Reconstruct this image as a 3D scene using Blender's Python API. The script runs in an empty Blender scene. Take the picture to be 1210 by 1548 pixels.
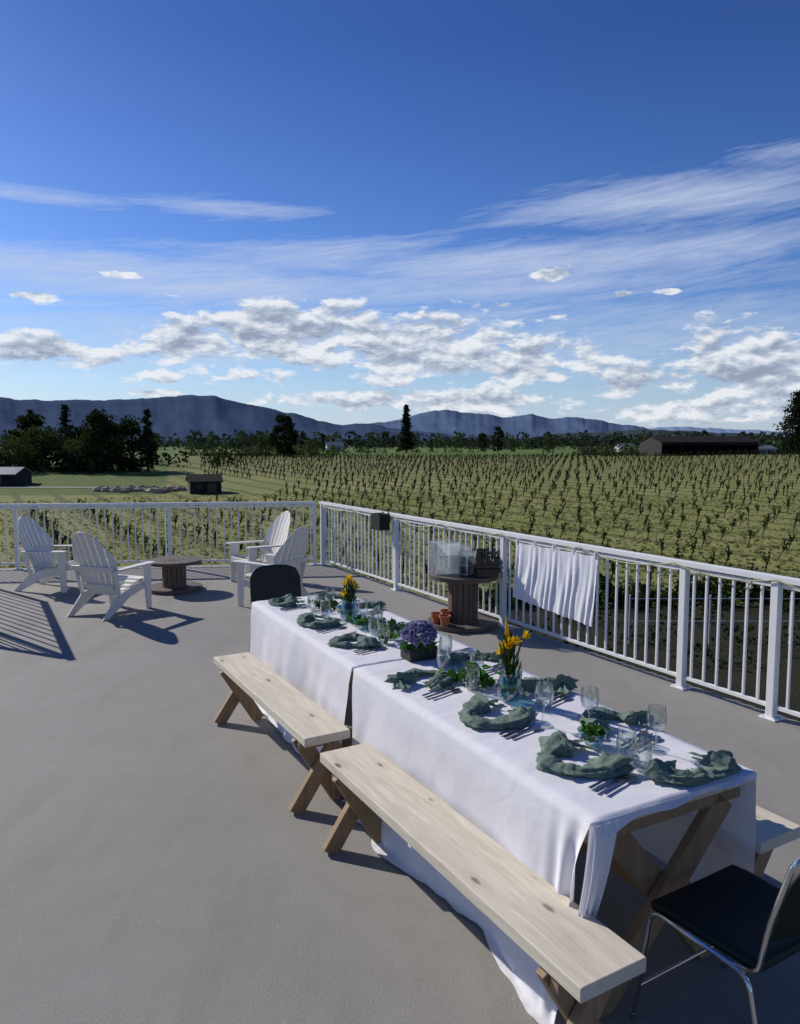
import bpy, math, random
import numpy as np
from mathutils import Vector, Matrix, noise as mn
random.seed(7); rng=np.random.default_rng(11)
scene=bpy.context.scene
R=math.radians
# ------------------------------------------------------------------ helpers
def newmat(name):
    m=bpy.data.materials.new(name); m.use_nodes=True
    nt=m.node_tree; nt.nodes.clear()
    out=nt.nodes.new('ShaderNodeOutputMaterial')
    return m,nt,out
def setin(nt,sock,val):
    if isinstance(val,bpy.types.NodeSocket): nt.links.new(val,sock)
    else: sock.default_value=val
def math_(nt,op,a,b=0.0,c=None,clamp=False):
    n=nt.nodes.new('ShaderNodeMath'); n.operation=op; n.use_clamp=clamp
    setin(nt,n.inputs[0],a); setin(nt,n.inputs[1],b)
    if c is not None: setin(nt,n.inputs[2],c)
    return n.outputs[0]
def mixc(nt,f,a,b,mode='MIX'):
    n=nt.nodes.new('ShaderNodeMix'); n.data_type='RGBA'; n.blend_type=mode
    setin(nt,n.inputs[0],f)
    setin(nt,n.inputs[6],a if isinstance(a,bpy.types.NodeSocket) else (*a[:3],1))
    setin(nt,n.inputs[7],b if isinstance(b,bpy.types.NodeSocket) else (*b[:3],1))
    return n.outputs[2]
def noise_(nt,vec,scale,detail=5,rough=.55,dist=0):
    n=nt.nodes.new('ShaderNodeTexNoise'); n.inputs['Scale'].default_value=scale
    n.inputs['Detail'].default_value=detail; n.inputs['Roughness'].default_value=rough
    n.inputs['Distortion'].default_value=dist
    if vec is not None: nt.links.new(vec,n.inputs['Vector'])
    return n.outputs['Fac']
def mapping(nt,vec,sc=(1,1,1),loc=(0,0,0),rot=(0,0,0)):
    n=nt.nodes.new('ShaderNodeMapping'); nt.links.new(vec,n.inputs[0])
    n.inputs['Location'].default_value=loc; n.inputs['Rotation'].default_value=rot; n.inputs['Scale'].default_value=sc
    return n.outputs[0]
def objco(nt): return nt.nodes.new('ShaderNodeTexCoord').outputs['Object']
def geopos(nt): return nt.nodes.new('ShaderNodeNewGeometry').outputs['Position']
def ramp(nt,f,stops):
    n=nt.nodes.new('ShaderNodeValToRGB'); setin(nt,n.inputs[0],f)
    cr=n.color_ramp
    while len(cr.elements)<len(stops): cr.elements.new(.5)
    for e,(p,c) in zip(cr.elements,stops):
        e.position=p; e.color=(*c[:3],1) if not isinstance(c,(int,float)) else (c,c,c,1)
    return n.outputs[0]
def princ(nt,out,col,rough=.6,metal=0,bump=None,bstr=.3,bdist=.01,spec=.5):
    p=nt.nodes.new('ShaderNodeBsdfPrincipled')
    setin(nt,p.inputs['Base Color'],col if isinstance(col,bpy.types.NodeSocket) else (*col[:3],1))
    setin(nt,p.inputs['Roughness'],rough); p.inputs['Metallic'].default_value=metal
    p.inputs['Specular IOR Level'].default_value=spec
    if bump is not None:
        b=nt.nodes.new('ShaderNodeBump'); b.inputs['Strength'].default_value=bstr; b.inputs['Distance'].default_value=bdist
        nt.links.new(bump,b.inputs['Height']); nt.links.new(b.outputs[0],p.inputs['Normal'])
    if out is not None: nt.links.new(p.outputs[0],out.inputs[0])
    return p
def simple(name,col,rough=.6,metal=0,var=.15,scale=8,spec=.5,bstr=0.15):
    m,nt,out=newmat(name)
    n=noise_(nt,objco(nt),scale,4)
    c=mixc(nt,n,tuple(x*(1-var) for x in col),tuple(min(1,x*(1+var)) for x in col))
    if bstr>0:
        n2=noise_(nt,objco(nt),scale*12,2); princ(nt,out,c,rough,metal,n2,bstr,.002,spec)
    else: princ(nt,out,c,rough,metal,None,0,0,spec)
    return m
def foliage(name,c1,c2,trans=.3):
    m,nt,out=newmat(name)
    g=nt.nodes.new('ShaderNodeNewGeometry')
    n=noise_(nt,g.outputs['Position'],.7,1)
    f=math_(nt,'ADD',math_(nt,'MULTIPLY',g.outputs['Random Per Island'],.6),math_(nt,'MULTIPLY',n,.5),clamp=True)
    c=mixc(nt,f,c1,c2)
    d=nt.nodes.new('ShaderNodeBsdfDiffuse'); nt.links.new(c,d.inputs[0])
    t=nt.nodes.new('ShaderNodeBsdfTranslucent'); nt.links.new(c,t.inputs[0])
    mx=nt.nodes.new('ShaderNodeMixShader'); mx.inputs[0].default_value=trans
    nt.links.new(d.outputs[0],mx.inputs[1]); nt.links.new(t.outputs[0],mx.inputs[2]); nt.links.new(mx.outputs[0],out.inputs[0])
    return m
def glassmat(name,tint=(.93,.97,.97),refl=1.0,milk=0.0):
    m,nt,out=newmat(name)
    t=nt.nodes.new('ShaderNodeBsdfTransparent'); t.inputs[0].default_value=(*tint,1)
    g=nt.nodes.new('ShaderNodeBsdfGlossy'); g.inputs['Roughness'].default_value=.03
    lw=nt.nodes.new('ShaderNodeLayerWeight'); lw.inputs[0].default_value=.3
    f=math_(nt,'MULTIPLY_ADD',lw.outputs['Facing'],.75*refl,.06,clamp=True)
    mx=nt.nodes.new('ShaderNodeMixShader'); nt.links.new(f,mx.inputs[0])
    nt.links.new(t.outputs[0],mx.inputs[1]); nt.links.new(g.outputs[0],mx.inputs[2])
    last=mx
    if milk:
        d=nt.nodes.new('ShaderNodeBsdfTranslucent'); d.inputs[0].default_value=(.85,.88,.9,1)
        m2=nt.nodes.new('ShaderNodeMixShader'); m2.inputs[0].default_value=milk
        nt.links.new(mx.outputs[0],m2.inputs[1]); nt.links.new(d.outputs[0],m2.inputs[2]); last=m2
    nt.links.new(last.outputs[0],out.inputs[0])
    return m

class MB:
    def __init__(s): s.v=[];s.f=[];s.m=[]
    def add(s,vs,fs,mi=0):
        o=len(s.v); s.v+= [tuple(v) for v in vs]
        for f in fs: s.f.append(tuple(i+o for i in f)); s.m.append(mi)
    def box(s,c,d,mi=0,rz=0):
        x,y,z=d[0]/2,d[1]/2,d[2]/2
        M=Matrix.Rotation(rz,3,'Z'); C=Vector(c)
        vs=[C+M@Vector(p) for p in [(-x,-y,-z),(x,-y,-z),(x,y,-z),(-x,y,-z),(-x,-y,z),(x,-y,z),(x,y,z),(-x,y,z)]]
        s.add(vs,[(0,3,2,1),(4,5,6,7),(0,1,5,4),(1,2,6,5),(2,3,7,6),(3,0,4,7)],mi)
    def beam(s,p0,p1,w,t,side,mi=0):
        p0,p1,side=Vector(p0),Vector(p1),Vector(side)
        a=(p1-p0).normalized(); u=(side-a*side.dot(a)).normalized(); n=a.cross(u)
        vs=[]
        for p in (p0,p1):
            for i,j in((-1,-1),(1,-1),(1,1),(-1,1)): vs.append(p+u*(i*w/2)+n*(j*t/2))
        s.add(vs,[(0,3,2,1),(4,5,6,7),(0,1,5,4),(1,2,6,5),(2,3,7,6),(3,0,4,7)],mi)
    def prism(s,pts,ext,mi=0):
        n=len(pts); e=Vector(ext); P=[Vector(p) for p in pts]
        vs=[p-e/2 for p in P]+[p+e/2 for p in P]
        fs=[tuple(range(n-1,-1,-1)),tuple(range(n,2*n))]+[(i,(i+1)%n,n+(i+1)%n,n+i) for i in range(n)]
        s.add(vs,fs,mi)
    def tube(s,pts,r,n=8,mi=0,caps=True):
        P=[Vector(p) for p in pts]; k=len(P)
        rr=r if isinstance(r,(list,tuple)) else [r]*k
        vs=[];prev=None
        for i,p in enumerate(P):
            a=(P[min(i+1,k-1)]-P[max(i-1,0)]).normalized()
            if prev is None:
                ref=Vector((0,0,1)) if abs(a.z)<.9 else Vector((1,0,0)); u=a.cross(ref).normalized()
            else: u=(prev-a*prev.dot(a)).normalized()
            prev=u; w=a.cross(u)
            for j in range(n):
                th=2*math.pi*j/n; vs.append(p+(u*math.cos(th)+w*math.sin(th))*rr[i])
        fs=[(i*n+j,i*n+(j+1)%n,(i+1)*n+(j+1)%n,(i+1)*n+j) for i in range(k-1) for j in range(n)]
        if caps: fs+= [tuple(range(n-1,-1,-1)),tuple(range((k-1)*n,k*n))]
        s.add(vs,fs,mi)
    def lathe(s,prof,n=24,c=(0,0,0),mi=0):
        vs=[];k=len(prof)
        for r,z in prof:
            for j in range(n):
                th=2*math.pi*j/n; vs.append((c[0]+r*math.cos(th),c[1]+r*math.sin(th),c[2]+z))
        fs=[(i*n+j,i*n+(j+1)%n,(i+1)*n+(j+1)%n,(i+1)*n+j) for i in range(k-1) for j in range(n)]
        s.add(vs,fs,mi)
    def disc(s,c,r,h,n=40,mi=0):
        s.lathe([(0.0005,-h/2),(r,-h/2),(r,h/2),(0.0005,h/2)],n,c,mi)
    def grid(s,nu,nv,fn,mi=0):
        vs=[fn(i/(nu-1),j/(nv-1)) for i in range(nu) for j in range(nv)]
        fs=[(i*nv+j,(i+1)*nv+j,(i+1)*nv+j+1,i*nv+j+1) for i in range(nu-1) for j in range(nv-1)]
        s.add(vs,fs,mi)
    def obj(s,name,mats,loc=(0,0,0),rz=0,parent=None,smooth=False,bevel=0,angle=35):
        me=bpy.data.meshes.new(name); me.from_pydata(s.v,[],s.f)
        for m in (mats if isinstance(mats,(list,tuple)) else [mats]): me.materials.append(m)
        me.polygons.foreach_set('material_index',s.m)
        if smooth:
            me.polygons.foreach_set('use_smooth',[True]*len(me.polygons)); me.set_sharp_from_angle(angle=R(angle))
        me.update()
        o=bpy.data.objects.new(name,me); scene.collection.objects.link(o)
        o.location=loc; o.rotation_euler=(0,0,rz)
        if parent: o.parent=parent
        if bevel:
            b=o.modifiers.new('bevel','BEVEL'); b.width=bevel; b.segments=2; b.limit_method='ANGLE'
        return o
def empty(name,loc=(0,0,0),rz=0):
    o=bpy.data.objects.new(name,None); scene.collection.objects.link(o); o.location=loc; o.rotation_euler=(0,0,rz); o.empty_display_size=.2
    return o
def rand_unit(n):
    a=rng.normal(size=(n,3)); return a/np.linalg.norm(a,axis=1,keepdims=True)
class Q:  # cloud of quads
    def __init__(s): s.p=[]
    def add(s,C,U,V,mi=0):
        C=np.asarray(C,float);U=np.asarray(U,float);V=np.asarray(V,float)
        s.p.append((np.stack([C-U-V,C+U-V,C+U+V,C-U+V],1),mi))
    def leaves(s,C,size,mi=0,asp=.7):
        n=len(C); U=rand_unit(n); W=rand_unit(n); V=np.cross(U,W); V/=np.linalg.norm(V,axis=1,keepdims=True)+1e-9
        sz=(size*(.6+.8*rng.random(n)))[:,None] if np.isscalar(size) else size[:,None]
        U=U*sz*.5; V=V*sz*.5*asp
        s.p.append((np.stack([C-U,C+V,C+U,C-V],1),mi))
    def obj(s,name,mats,extra=None,**k):
        V=np.concatenate([p[0].reshape(-1,3) for p in s.p]); mi=np.concatenate([np.full(len(p[0]),p[1]) for p in s.p])
        n=len(mi)
        vv=V.tolist(); ff=np.arange(n*4).reshape(-1,4).tolist(); ml=mi.tolist()
        if extra:
            o=len(vv); vv+= [list(a) for a in extra.v]; ff+=[[i+o for i in f] for f in extra.f]; ml+=extra.m
        me=bpy.data.meshes.new(name); me.from_pydata(vv,[],ff)
        for m in mats: me.materials.append(m)
        me.polygons.foreach_set('material_index',ml); me.update()
        ob=bpy.data.objects.new(name,me); scene.collection.objects.link(ob)
        ob.location=k.get('loc',(0,0,0)); ob.rotation_euler=(0,0,k.get('rz',0))
        return ob
def ss(a,b,x):
    t=min(1,max(0,(x-a)/(b-a))); return t*t*(3-2*t)
def H(x,y):
    r=math.hypot(x,y)
    return -3.2+2.0*ss(55,175,r)+.8*ss(175,600,r)+ (.35*math.sin(x*.045+1)*math.sin(y*.03))*ss(40,100,r)+.9*ss(20,80,x)*ss(40,110,r)*(1-ss(150,260,r))

# ------------------------------------------------------------------ camera, sun, sky
cam=bpy.data.objects.new('camera',bpy.data.cameras.new('camera')); scene.collection.objects.link(cam)
cam.location=(0,0,2.0); cam.rotation_euler=(R(90-5.2),0,0)
cam.data.sensor_fit='VERTICAL'; cam.data.sensor_height=36; cam.data.sensor_width=36; cam.data.lens=26
cam.data.clip_end=60000; cam.data.clip_start=.05
scene.camera=cam
SD=Vector((-1.30,1.05,0)).normalized(); ELEV=R(31)
sundir=Vector((SD.x*math.cos(ELEV),SD.y*math.cos(ELEV),math.sin(ELEV)))
sl=bpy.data.lights.new('sun','SUN'); sl.energy=4.7; sl.angle=R(.53); sl.color=(1,.95,.88)
so=bpy.data.objects.new('sun',sl); scene.collection.objects.link(so)
so.rotation_euler=sundir.to_track_quat('Z','Y').to_euler(); so.location=(-10,10,20)
scene.view_settings.view_transform='Standard'; scene.view_settings.look='None'; scene.view_settings.exposure=0

w=bpy.data.worlds.new('World'); scene.world=w; w.use_nodes=True; nt=w.node_tree; nt.nodes.clear()
wout=nt.nodes.new('ShaderNodeOutputWorld'); bg=nt.nodes.new('ShaderNodeBackground'); nt.links.new(bg.outputs[0],wout.inputs[0])
bg.inputs[1].default_value=.1
sky=nt.nodes.new('ShaderNodeTexSky'); sky.sky_type='NISHITA'; sky.sun_disc=False
sky.sun_elevation=ELEV; sky.sun_rotation=math.atan2(SD.x,SD.y)%(2*math.pi)
sky.air_density=1.0; sky.dust_density=.4; sky.ozone_density=3.0; sky.altitude=100
tc=nt.nodes.new('ShaderNodeTexCoord'); sp=nt.nodes.new('ShaderNodeSeparateXYZ'); nt.links.new(tc.outputs['Generated'],sp.inputs[0])
X,Y,Z=sp.outputs
def m(op,a,b=0.0,c=None,clamp=False): return math_(nt,op,a,b,c,clamp)
az=m('ARCTAN2',X,Y); el=m('ARCTAN2',Z,m('SQRT',m('ADD',m('MULTIPLY',X,X),m('MULTIPLY',Y,Y))))
tint=ramp(nt,m('MULTIPLY',el,1/.6,clamp=True),[(0,(.95,1.0,1.1)),(.12,(.75,.9,1.1)),(.35,(.46,.68,1.1)),(.8,(.28,.45,.86)),(1,(.28,.45,.86))])
skyc=mixc(nt,1.0,sky.outputs[0],tint,'MULTIPLY')
def comb(a,b,c=0.0):
    n=nt.nodes.new('ShaderNodeCombineXYZ'); setin(nt,n.inputs[0],a); setin(nt,n.inputs[1],b); setin(nt,n.inputs[2],c); return n.outputs[0]
AE=comb(az,el,0.0)
def blobs(L,kmax):
    """smooth union of soft elliptical cloud regions, in azimuth / elevation"""
    cur=None
    for (a0,e0,sa,su,sd,k) in L:
        ec=e0+(su-sd)*.5; se=(su+sd)*.5
        n=nt.nodes.new('ShaderNodeVectorMath'); n.operation='MULTIPLY_ADD'; nt.links.new(AE,n.inputs[0])
        n.inputs[1].default_value=(1/sa,1/se,0); n.inputs[2].default_value=(-a0/sa,-ec/se,math.sqrt(max(0,-math.log(k/kmax))))
        d=nt.nodes.new('ShaderNodeVectorMath'); d.operation='DOT_PRODUCT'; nt.links.new(n.outputs[0],d.inputs[0]); nt.links.new(n.outputs[0],d.inputs[1])
        cur=d.outputs['Value'] if cur is None else m('MINIMUM',cur,d.outputs['Value'])
    return m('MULTIPLY',m('EXPONENT',m('MULTIPLY',cur,-1.0)),kmax)
# cirrus (thin streaks)
cv=comb(m('MULTIPLY',az,2.4),m('MULTIPLY',m('ADD',el,m('MULTIPLY',az,-.07)),24.0),3.3)
cn=noise_(nt,cv,1.3,6,.66,.7)
cv2=comb(m('MULTIPLY',az,9),m('MULTIPLY',m('ADD',el,m('MULTIPLY',az,-.13)),85.0),1.3)
cn2=noise_(nt,cv2,1.2,4,.7,.9)
cm=blobs([(.36,.290,.26,.04,.04,1.12),(.15,.235,.55,.035,.035,1.15),(-.22,.292,.16,.016,.016,1.02),(-.45,.285,.16,.012,.012,.92),(-.35,.205,.45,.036,.036,1.2),(.1,.20,.6,.035,.035,.98),(.5,.325,.14,.025,.025,.98),(0,.14,1.2,.08,.08,.9)],1.2)
cir=m('MULTIPLY',m('ADD',m('ADD',m('MULTIPLY',cn,1.2),m('MULTIPLY',cn2,.7)),m('ADD',m('MULTIPLY',cm,.8),-1.32)),1.5,clamp=True)
cir=m('MULTIPLY',cir,.76)
c1=mixc(nt,cir,skyc,(5.4,6.2,8.0))
hv=m('MULTIPLY',m('EXPONENT',m('MULTIPLY',m('MULTIPLY',el,el),-1/(.11*.11))),.6)
c1=mixc(nt,hv,c1,(4.7,5.8,7.8))
# cumulus
def cumd(off_a,off_e,det):
    v=comb(m('ADD',az,off_a),m('MULTIPLY',m('ADD',el,off_e),2.3),.37)
    return noise_(nt,v,17,det,.6,.12)
n0=cumd(0,0,8); n1=cumd(-.005,.008,5)
msk=blobs([(-.13,.128,.19,.072,.040,1.45),(-.27,.116,.13,.058,.038,1.3),(.04,.118,.18,.068,.045,1.42),(.17,.095,.16,.062,.035,1.3),
  (-.5,.110,.26,.034,.028,1.3),(.47,.085,.18,.080,.065,1.42),(.33,.075,.15,.04,.035,1.2),(.20,.212,.06,.016,.010,1.12),(-.345,.205,.03,.010,.006,1.08),
  (-.45,.172,.04,.012,.007,1.12),(.285,.187,.018,.007,.005,1.08),(.14,.18,.025,.008,.006,1.08),(.34,.187,.025,.007,.005,1.08),(.02,.056,.36,.026,.020,1.18),(-.33,.064,.1,.009,.006,1.0),(.42,.045,.3,.03,.03,1.12),(-.1,.09,.6,.03,.03,.9)],1.45)
D=m('ADD',m('MULTIPLY',n0,2.5),m('ADD',m('MULTIPLY',msk,.85),-1.92))
ca=m('MULTIPLY',D,4.6,clamp=True)
dif=m('SUBTRACT',n0,n1)
lit=m('ADD',m('MULTIPLY',dif,4.8),m('MULTIPLY_ADD',D,-.60,.80),clamp=True)
cc=ramp(nt,lit,[(0,(2.9,3.4,4.5)),(.35,(4.1,4.7,5.8)),(.7,(6.3,6.8,7.6)),(1,(8.4,8.6,9.0))])
c2=mixc(nt,m('MULTIPLY',ca,.92),c1,cc)
nt.links.new(c2,bg.inputs[0])

# ------------------------------------------------------------------ materials
m_deck,nt,out=newmat('deck_coating')
g=geopos(nt)
a=noise_(nt,g,.55,4,.6); b=noise_(nt,g,6,5,.65); c=noise_(nt,g,110,3,.7)
col=mixc(nt,ramp(nt,a,[(.3,0),(.7,1)]),(.205,.194,.173),(.272,.258,.232))
col=mixc(nt,math_(nt,'MULTIPLY',ramp(nt,b,[(.35,0),(.75,1)]),.4),col,(.175,.163,.143))
col=mixc(nt,math_(nt,'MULTIPLY',ramp(nt,c,[(.35,0),(.65,1)]),.5),col,(.34,.32,.288))
st=noise_(nt,mapping(nt,g,(1.2,.25,1),rot=(0,0,.6)),2.2,4,.6)
col=mixc(nt,math_(nt,'MULTIPLY',ramp(nt,st,[(.52,0),(.75,1)]),.35),col,(.15,.138,.12))
sp_=noise_(nt,g,28,2,.5)
col=mixc(nt,math_(nt,'MULTIPLY',ramp(nt,sp_,[(.70,0),(.76,1)]),.35),col,(.40,.38,.35))
princ(nt,out,col,.8,0,c,.5,.004,.25)

def woodmat(name,c1,c2,knot,ax=1,knots=True):
    m_,nt,out=newmat(name); o=objco(nt)
    sc=[9,9,9]; sc[ax]=.9
    n=noise_(nt,mapping(nt,o,tuple(sc)),2.2,6,.62,1.4)
    sc2=[70,70,70]; sc2[ax]=2.5
    f=noise_(nt,mapping(nt,o,tuple(sc2)),2,4,.6,.4)
    col=mixc(nt,ramp(nt,n,[(.35,0),(.65,1)]),c1,c2)
    col=mixc(nt,math_(nt,'MULTIPLY',ramp(nt,f,[(.35,0),(.7,1)]),.45),col,tuple(x*.62 for x in c1))
    if knots:
        g2=nt.nodes.new('ShaderNodeObjectInfo')
        ofs=nt.nodes.new('ShaderNodeVectorMath'); ofs.operation='MULTIPLY_ADD'; nt.links.new(g2.outputs['Location'],ofs.inputs[0]); ofs.inputs[1].default_value=(.7,.7,0); nt.links.new(o,ofs.inputs[2])
        wob=noise_(nt,o,30,2)
        v=nt.nodes.new('ShaderNodeTexVoronoi'); v.voronoi_dimensions='2D'; sc3=[7,7,1]; sc3[ax]=2.6; v.inputs['Scale'].default_value=1.0
        nt.links.new(mapping(nt,ofs.outputs[0],tuple(sc3),(.35,.2,.5)),v.inputs['Vector'])
        spc=nt.nodes.new('ShaderNodeSeparateColor'); nt.links.new(v.outputs['Color'],spc.inputs[0])
        siz=math_(nt,'MULTIPLY',spc.outputs[0],.11)
        dd=math_(nt,'ADD',math_(nt,'ADD',v.outputs['Distance'],math_(nt,'MULTIPLY',wob,.07)),siz)
        k=ramp(nt,dd,[(.085,1),(.14,0)]); k2=ramp(nt,dd,[(.12,1),(.32,0)])
        col=mixc(nt,math_(nt,'MULTIPLY',k2,.30),col,tuple(x*.65 for x in c1))
        col=mixc(nt,math_(nt,'MULTIPLY',k,.85),col,knot)
    big=noise_(nt,o,1.7,3); col=mixc(nt,math_(nt,'MULTIPLY',ramp(nt,big,[(.45,0),(.7,1)]),.35),col,tuple(x*.72 for x in c2))
    princ(nt,out,col,.65,0,f,.35,.003,.3); return m_
m_pine=woodmat('pine_top',(.60,.53,.41),(.74,.67,.54),(.11,.065,.035))
m_leg=woodmat('pine_leg',(.27,.175,.095),(.39,.265,.15),(.11,.06,.03),2,False)
m_spool=woodmat('spool_wood',(.09,.068,.055),(.15,.115,.09),(.05,.035,.03),1,False)
m_staves,nt,out=newmat('spool_staves'); o_=objco(nt)
princ(nt,out,mixc(nt,noise_(nt,mapping(nt,o_,(30,30,2)),1,5),(.06,.045,.035),(.17,.12,.085)),.7)
m_white=simple('white_powder_coat',(.76,.76,.74),.4,0,.05,2,bstr=0)
m_resin=simple('white_resin',(.72,.69,.62),.5,0,.07,4,bstr=0)
m_black=simple('dark_green_vinyl',(.007,.014,.011),.6,0,.2,6,spec=.3)
m_chrome=simple('chrome',(.55,.56,.57),.18,1,.05,5,bstr=0)
m_steel=simple('cutlery_steel',(.26,.26,.27),.22,1,.1,5,bstr=0)
m_crate=simple('black_plastic',(.012,.011,.011),.4,0,.2,6,bstr=0)
m_terra=simple('terracotta',(.42,.12,.05),.8,0,.15,20)
m_soil=simple('soil',(.03,.02,.015),.95,0,.3,30)
m_glass=glassmat('clear_glass',(.95,.975,.975),1.15); m_bglass=glassmat('blue_glass',(.62,.80,.83),1.0); m_bin=glassmat('clear_plastic',(.86,.89,.91),.7,.10)
m_leafg=foliage('flower_leaves',(.03,.10,.02),(.10,.24,.04))
m_leafd=foliage('dark_leaves',(.02,.05,.015),(.06,.10,.03))
m_yel=foliage('yellow_petals',(.75,.42,.01),(.85,.60,.03),.3)
m_pur=foliage('purple_petals',(.20,.17,.33),(.42,.38,.55),.2)
m_darkw=simple('dark_frame',(.03,.028,.026),.7)
def clothmat(name,c,trans=.2,wscale=350,bs=.25,var=.93):
    m_,nt,out=newmat(name); o=objco(nt)
    n=noise_(nt,o,25,4,.6); n2=noise_(nt,o,wscale,2,.5)
    cr=noise_(nt,o,7,4,.5,.8)
    h=math_(nt,'ADD',cr,math_(nt,'MULTIPLY',n2,.05))
    col=mixc(nt,ramp(nt,n,[(.3,0),(.7,1)]),tuple(x*var for x in c),c)
    p=princ(nt,None,col,.85,0,h,bs,.02,.15)
    t=nt.nodes.new('ShaderNodeBsdfTranslucent'); nt.links.new(col,t.inputs[0])
    mx=nt.nodes.new('ShaderNodeMixShader'); mx.inputs[0].default_value=trans
    nt.links.new(p.outputs[0],mx.inputs[1]); nt.links.new(t.outputs[0],mx.inputs[2]); nt.links.new(mx.outputs[0],out.inputs[0])
    return m_
m_cloth=clothmat('white_linen',(.85,.84,.87),.2,350,.2,.97)
m_nap=clothmat('sage_gauze',(.23,.31,.25),.3,500,.8,.7)
m_bark=simple('bark',(.05,.038,.03),.9,0,.3,5,bstr=0)

# ground
m_gr,nt,out=newmat('field_grass'); g=geopos(nt)
sp=nt.nodes.new('ShaderNodeSeparateXYZ'); nt.links.new(g,sp.inputs[0]); gx,gy,gz=sp.outputs
n1=noise_(nt,g,.08,4,.6); n2=noise_(nt,g,1.2,5,.65); n3=noise_(nt,g,14,3,.7)
col=mixc(nt,ramp(nt,n1,[(.35,0),(.65,1)]),(.175,.20,.052),(.27,.26,.090))
col=mixc(nt,math_(nt,'MULTIPLY',ramp(nt,n2,[(.35,0),(.7,1)]),.45),col,(.125,.155,.035))
col=mixc(nt,math_(nt,'MULTIPLY',ramp(nt,n3,[(.4,0),(.7,1)]),.35),col,(.32,.30,.15))
ROW=3.5
bb=math_(nt,'ADD',math_(nt,'MULTIPLY',gx,.8666),math_(nt,'MULTIPLY',gy,.499))
fr=math_(nt,'ABSOLUTE',math_(nt,'SUBTRACT',math_(nt,'FRACT',math_(nt,'ADD',math_(nt,'MULTIPLY',bb,1/ROW),.5)),.5))
row=math_(nt,'MULTIPLY_ADD',fr,-9,math_(nt,'MULTIPLY_ADD',n2,1.4,.6),clamp=True)
dist=math_(nt,'SQRT',math_(nt,'ADD',math_(nt,'MULTIPLY',gx,gx),math_(nt,'MULTIPLY',gy,gy)))
near=ramp(nt,math_(nt,'DIVIDE',dist,400),[(.44,1),(.50,0)])
col=mixc(nt,math_(nt,'MULTIPLY',math_(nt,'MULTIPLY',row,near),.72),col,(.080,.072,.035))
far1=ramp(nt,math_(nt,'DIVIDE',dist,400),[(.20,0),(.34,1)])
col=mixc(nt,math_(nt,'MULTIPLY',far1,.40),col,(.10,.105,.035))
col=mixc(nt,near,mixc(nt,n1,(.085,.13,.03),(.12,.165,.04)),col)
lx=math_(nt,'MULTIPLY_ADD',gy,.30,math_(nt,'ADD',gx,math_(nt,'MULTIPLY',n2,3)))
lawn=math_(nt,'MULTIPLY',math_(nt,'LESS_THAN',lx,0.0),math_(nt,'GREATER_THAN',gy,74))
col=mixc(nt,math_(nt,'MULTIPLY',lawn,.85),col,mixc(nt,n1,(.065,.105,.024),(.10,.15,.035)))
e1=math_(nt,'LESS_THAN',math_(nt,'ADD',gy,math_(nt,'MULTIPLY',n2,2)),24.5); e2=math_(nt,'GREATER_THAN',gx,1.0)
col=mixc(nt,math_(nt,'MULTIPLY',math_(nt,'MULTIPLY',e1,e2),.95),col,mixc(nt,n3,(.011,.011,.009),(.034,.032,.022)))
princ(nt,out,col,.95,0,n3,.6,.08,.1)

mb=MB(); rad=[3]; 
while rad[-1]<22000: rad.append(rad[-1]*1.13+.3)
NA=200
vs=[(0,0,-3.2)]; 
for r in rad:
    for k in range(NA):
        th=2*math.pi*k/NA; x,y=r*math.cos(th),r*math.sin(th); vs.append((x,y,H(x,y)))
fs=[(0,1+k,1+(k+1)%NA) for k in range(NA)]
for i in range(len(rad)-1):
    for k in range(NA):
        a=1+i*NA; b=a+NA; fs.append((a+k,b+k,b+(k+1)%NA,a+(k+1)%NA))
mb.add(vs,fs); mb.obj('ground',m_gr,smooth=True,angle=80)

# ------------------------------------------------------------------ mountains
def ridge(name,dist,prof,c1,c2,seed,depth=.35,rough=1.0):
    m_,nt,out=newmat(name+'_hazed_forest'); g=geopos(nt)
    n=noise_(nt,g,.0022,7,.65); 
    princ(nt,out,mixc(nt,ramp(nt,n,[(.35,0),(.65,1)]),c1,c2),1,spec=0)  # distance haze is painted into the slope colours as blue, paler on farther ridges
    xs=[p[0] for p in prof]; ys=[p[1] for p in prof]
    N=420; K=26; mb=MB(); vs=[]
    for i in range(N):
        px=xs[0]+(xs[-1]-xs[0])*i/(N-1)
        top=(672-np.interp(px,xs,ys))/1118*dist
        top+= rough*dist*.0024*mn.fractal(Vector((px*.022,seed,0)),.8,2,8)
        az=math.atan((px-605)/1118)
        for k in range(K):
            q=k/(K-1)
            d=dist*(1-depth*(1-q/.75)) if q<.75 else dist*(1+depth*(q-.75))
            hh=(q/.75)**1.25 if q<.75 else 1-(q-.75)*1.5
            spur=mn.fractal(Vector((px*.02+seed+q*1.2,q*2.0,seed)),1,2,5)*math.sin(min(1,q/.75)*math.pi)*.16*rough
            z=-3+max(0,(top+3)*max(0,hh+spur*.5))
            if abs(q-.75)<.02: z=top
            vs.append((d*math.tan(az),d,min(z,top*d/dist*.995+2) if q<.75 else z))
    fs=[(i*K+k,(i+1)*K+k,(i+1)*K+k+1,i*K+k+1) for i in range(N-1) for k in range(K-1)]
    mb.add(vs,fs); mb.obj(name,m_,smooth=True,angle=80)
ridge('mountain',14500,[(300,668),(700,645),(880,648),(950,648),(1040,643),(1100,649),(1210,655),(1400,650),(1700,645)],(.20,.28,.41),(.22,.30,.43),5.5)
ridge('mountain',10500,[(380,668),(470,655),(530,644),(580,639),(610,631),(640,624),(672,618),(700,622),(760,630),(800,627),(830,631),(870,630),(920,639),(960,644),(1020,657),(1100,664),(1210,668)],(.085,.125,.210),(.105,.150,.235),2.2)
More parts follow.
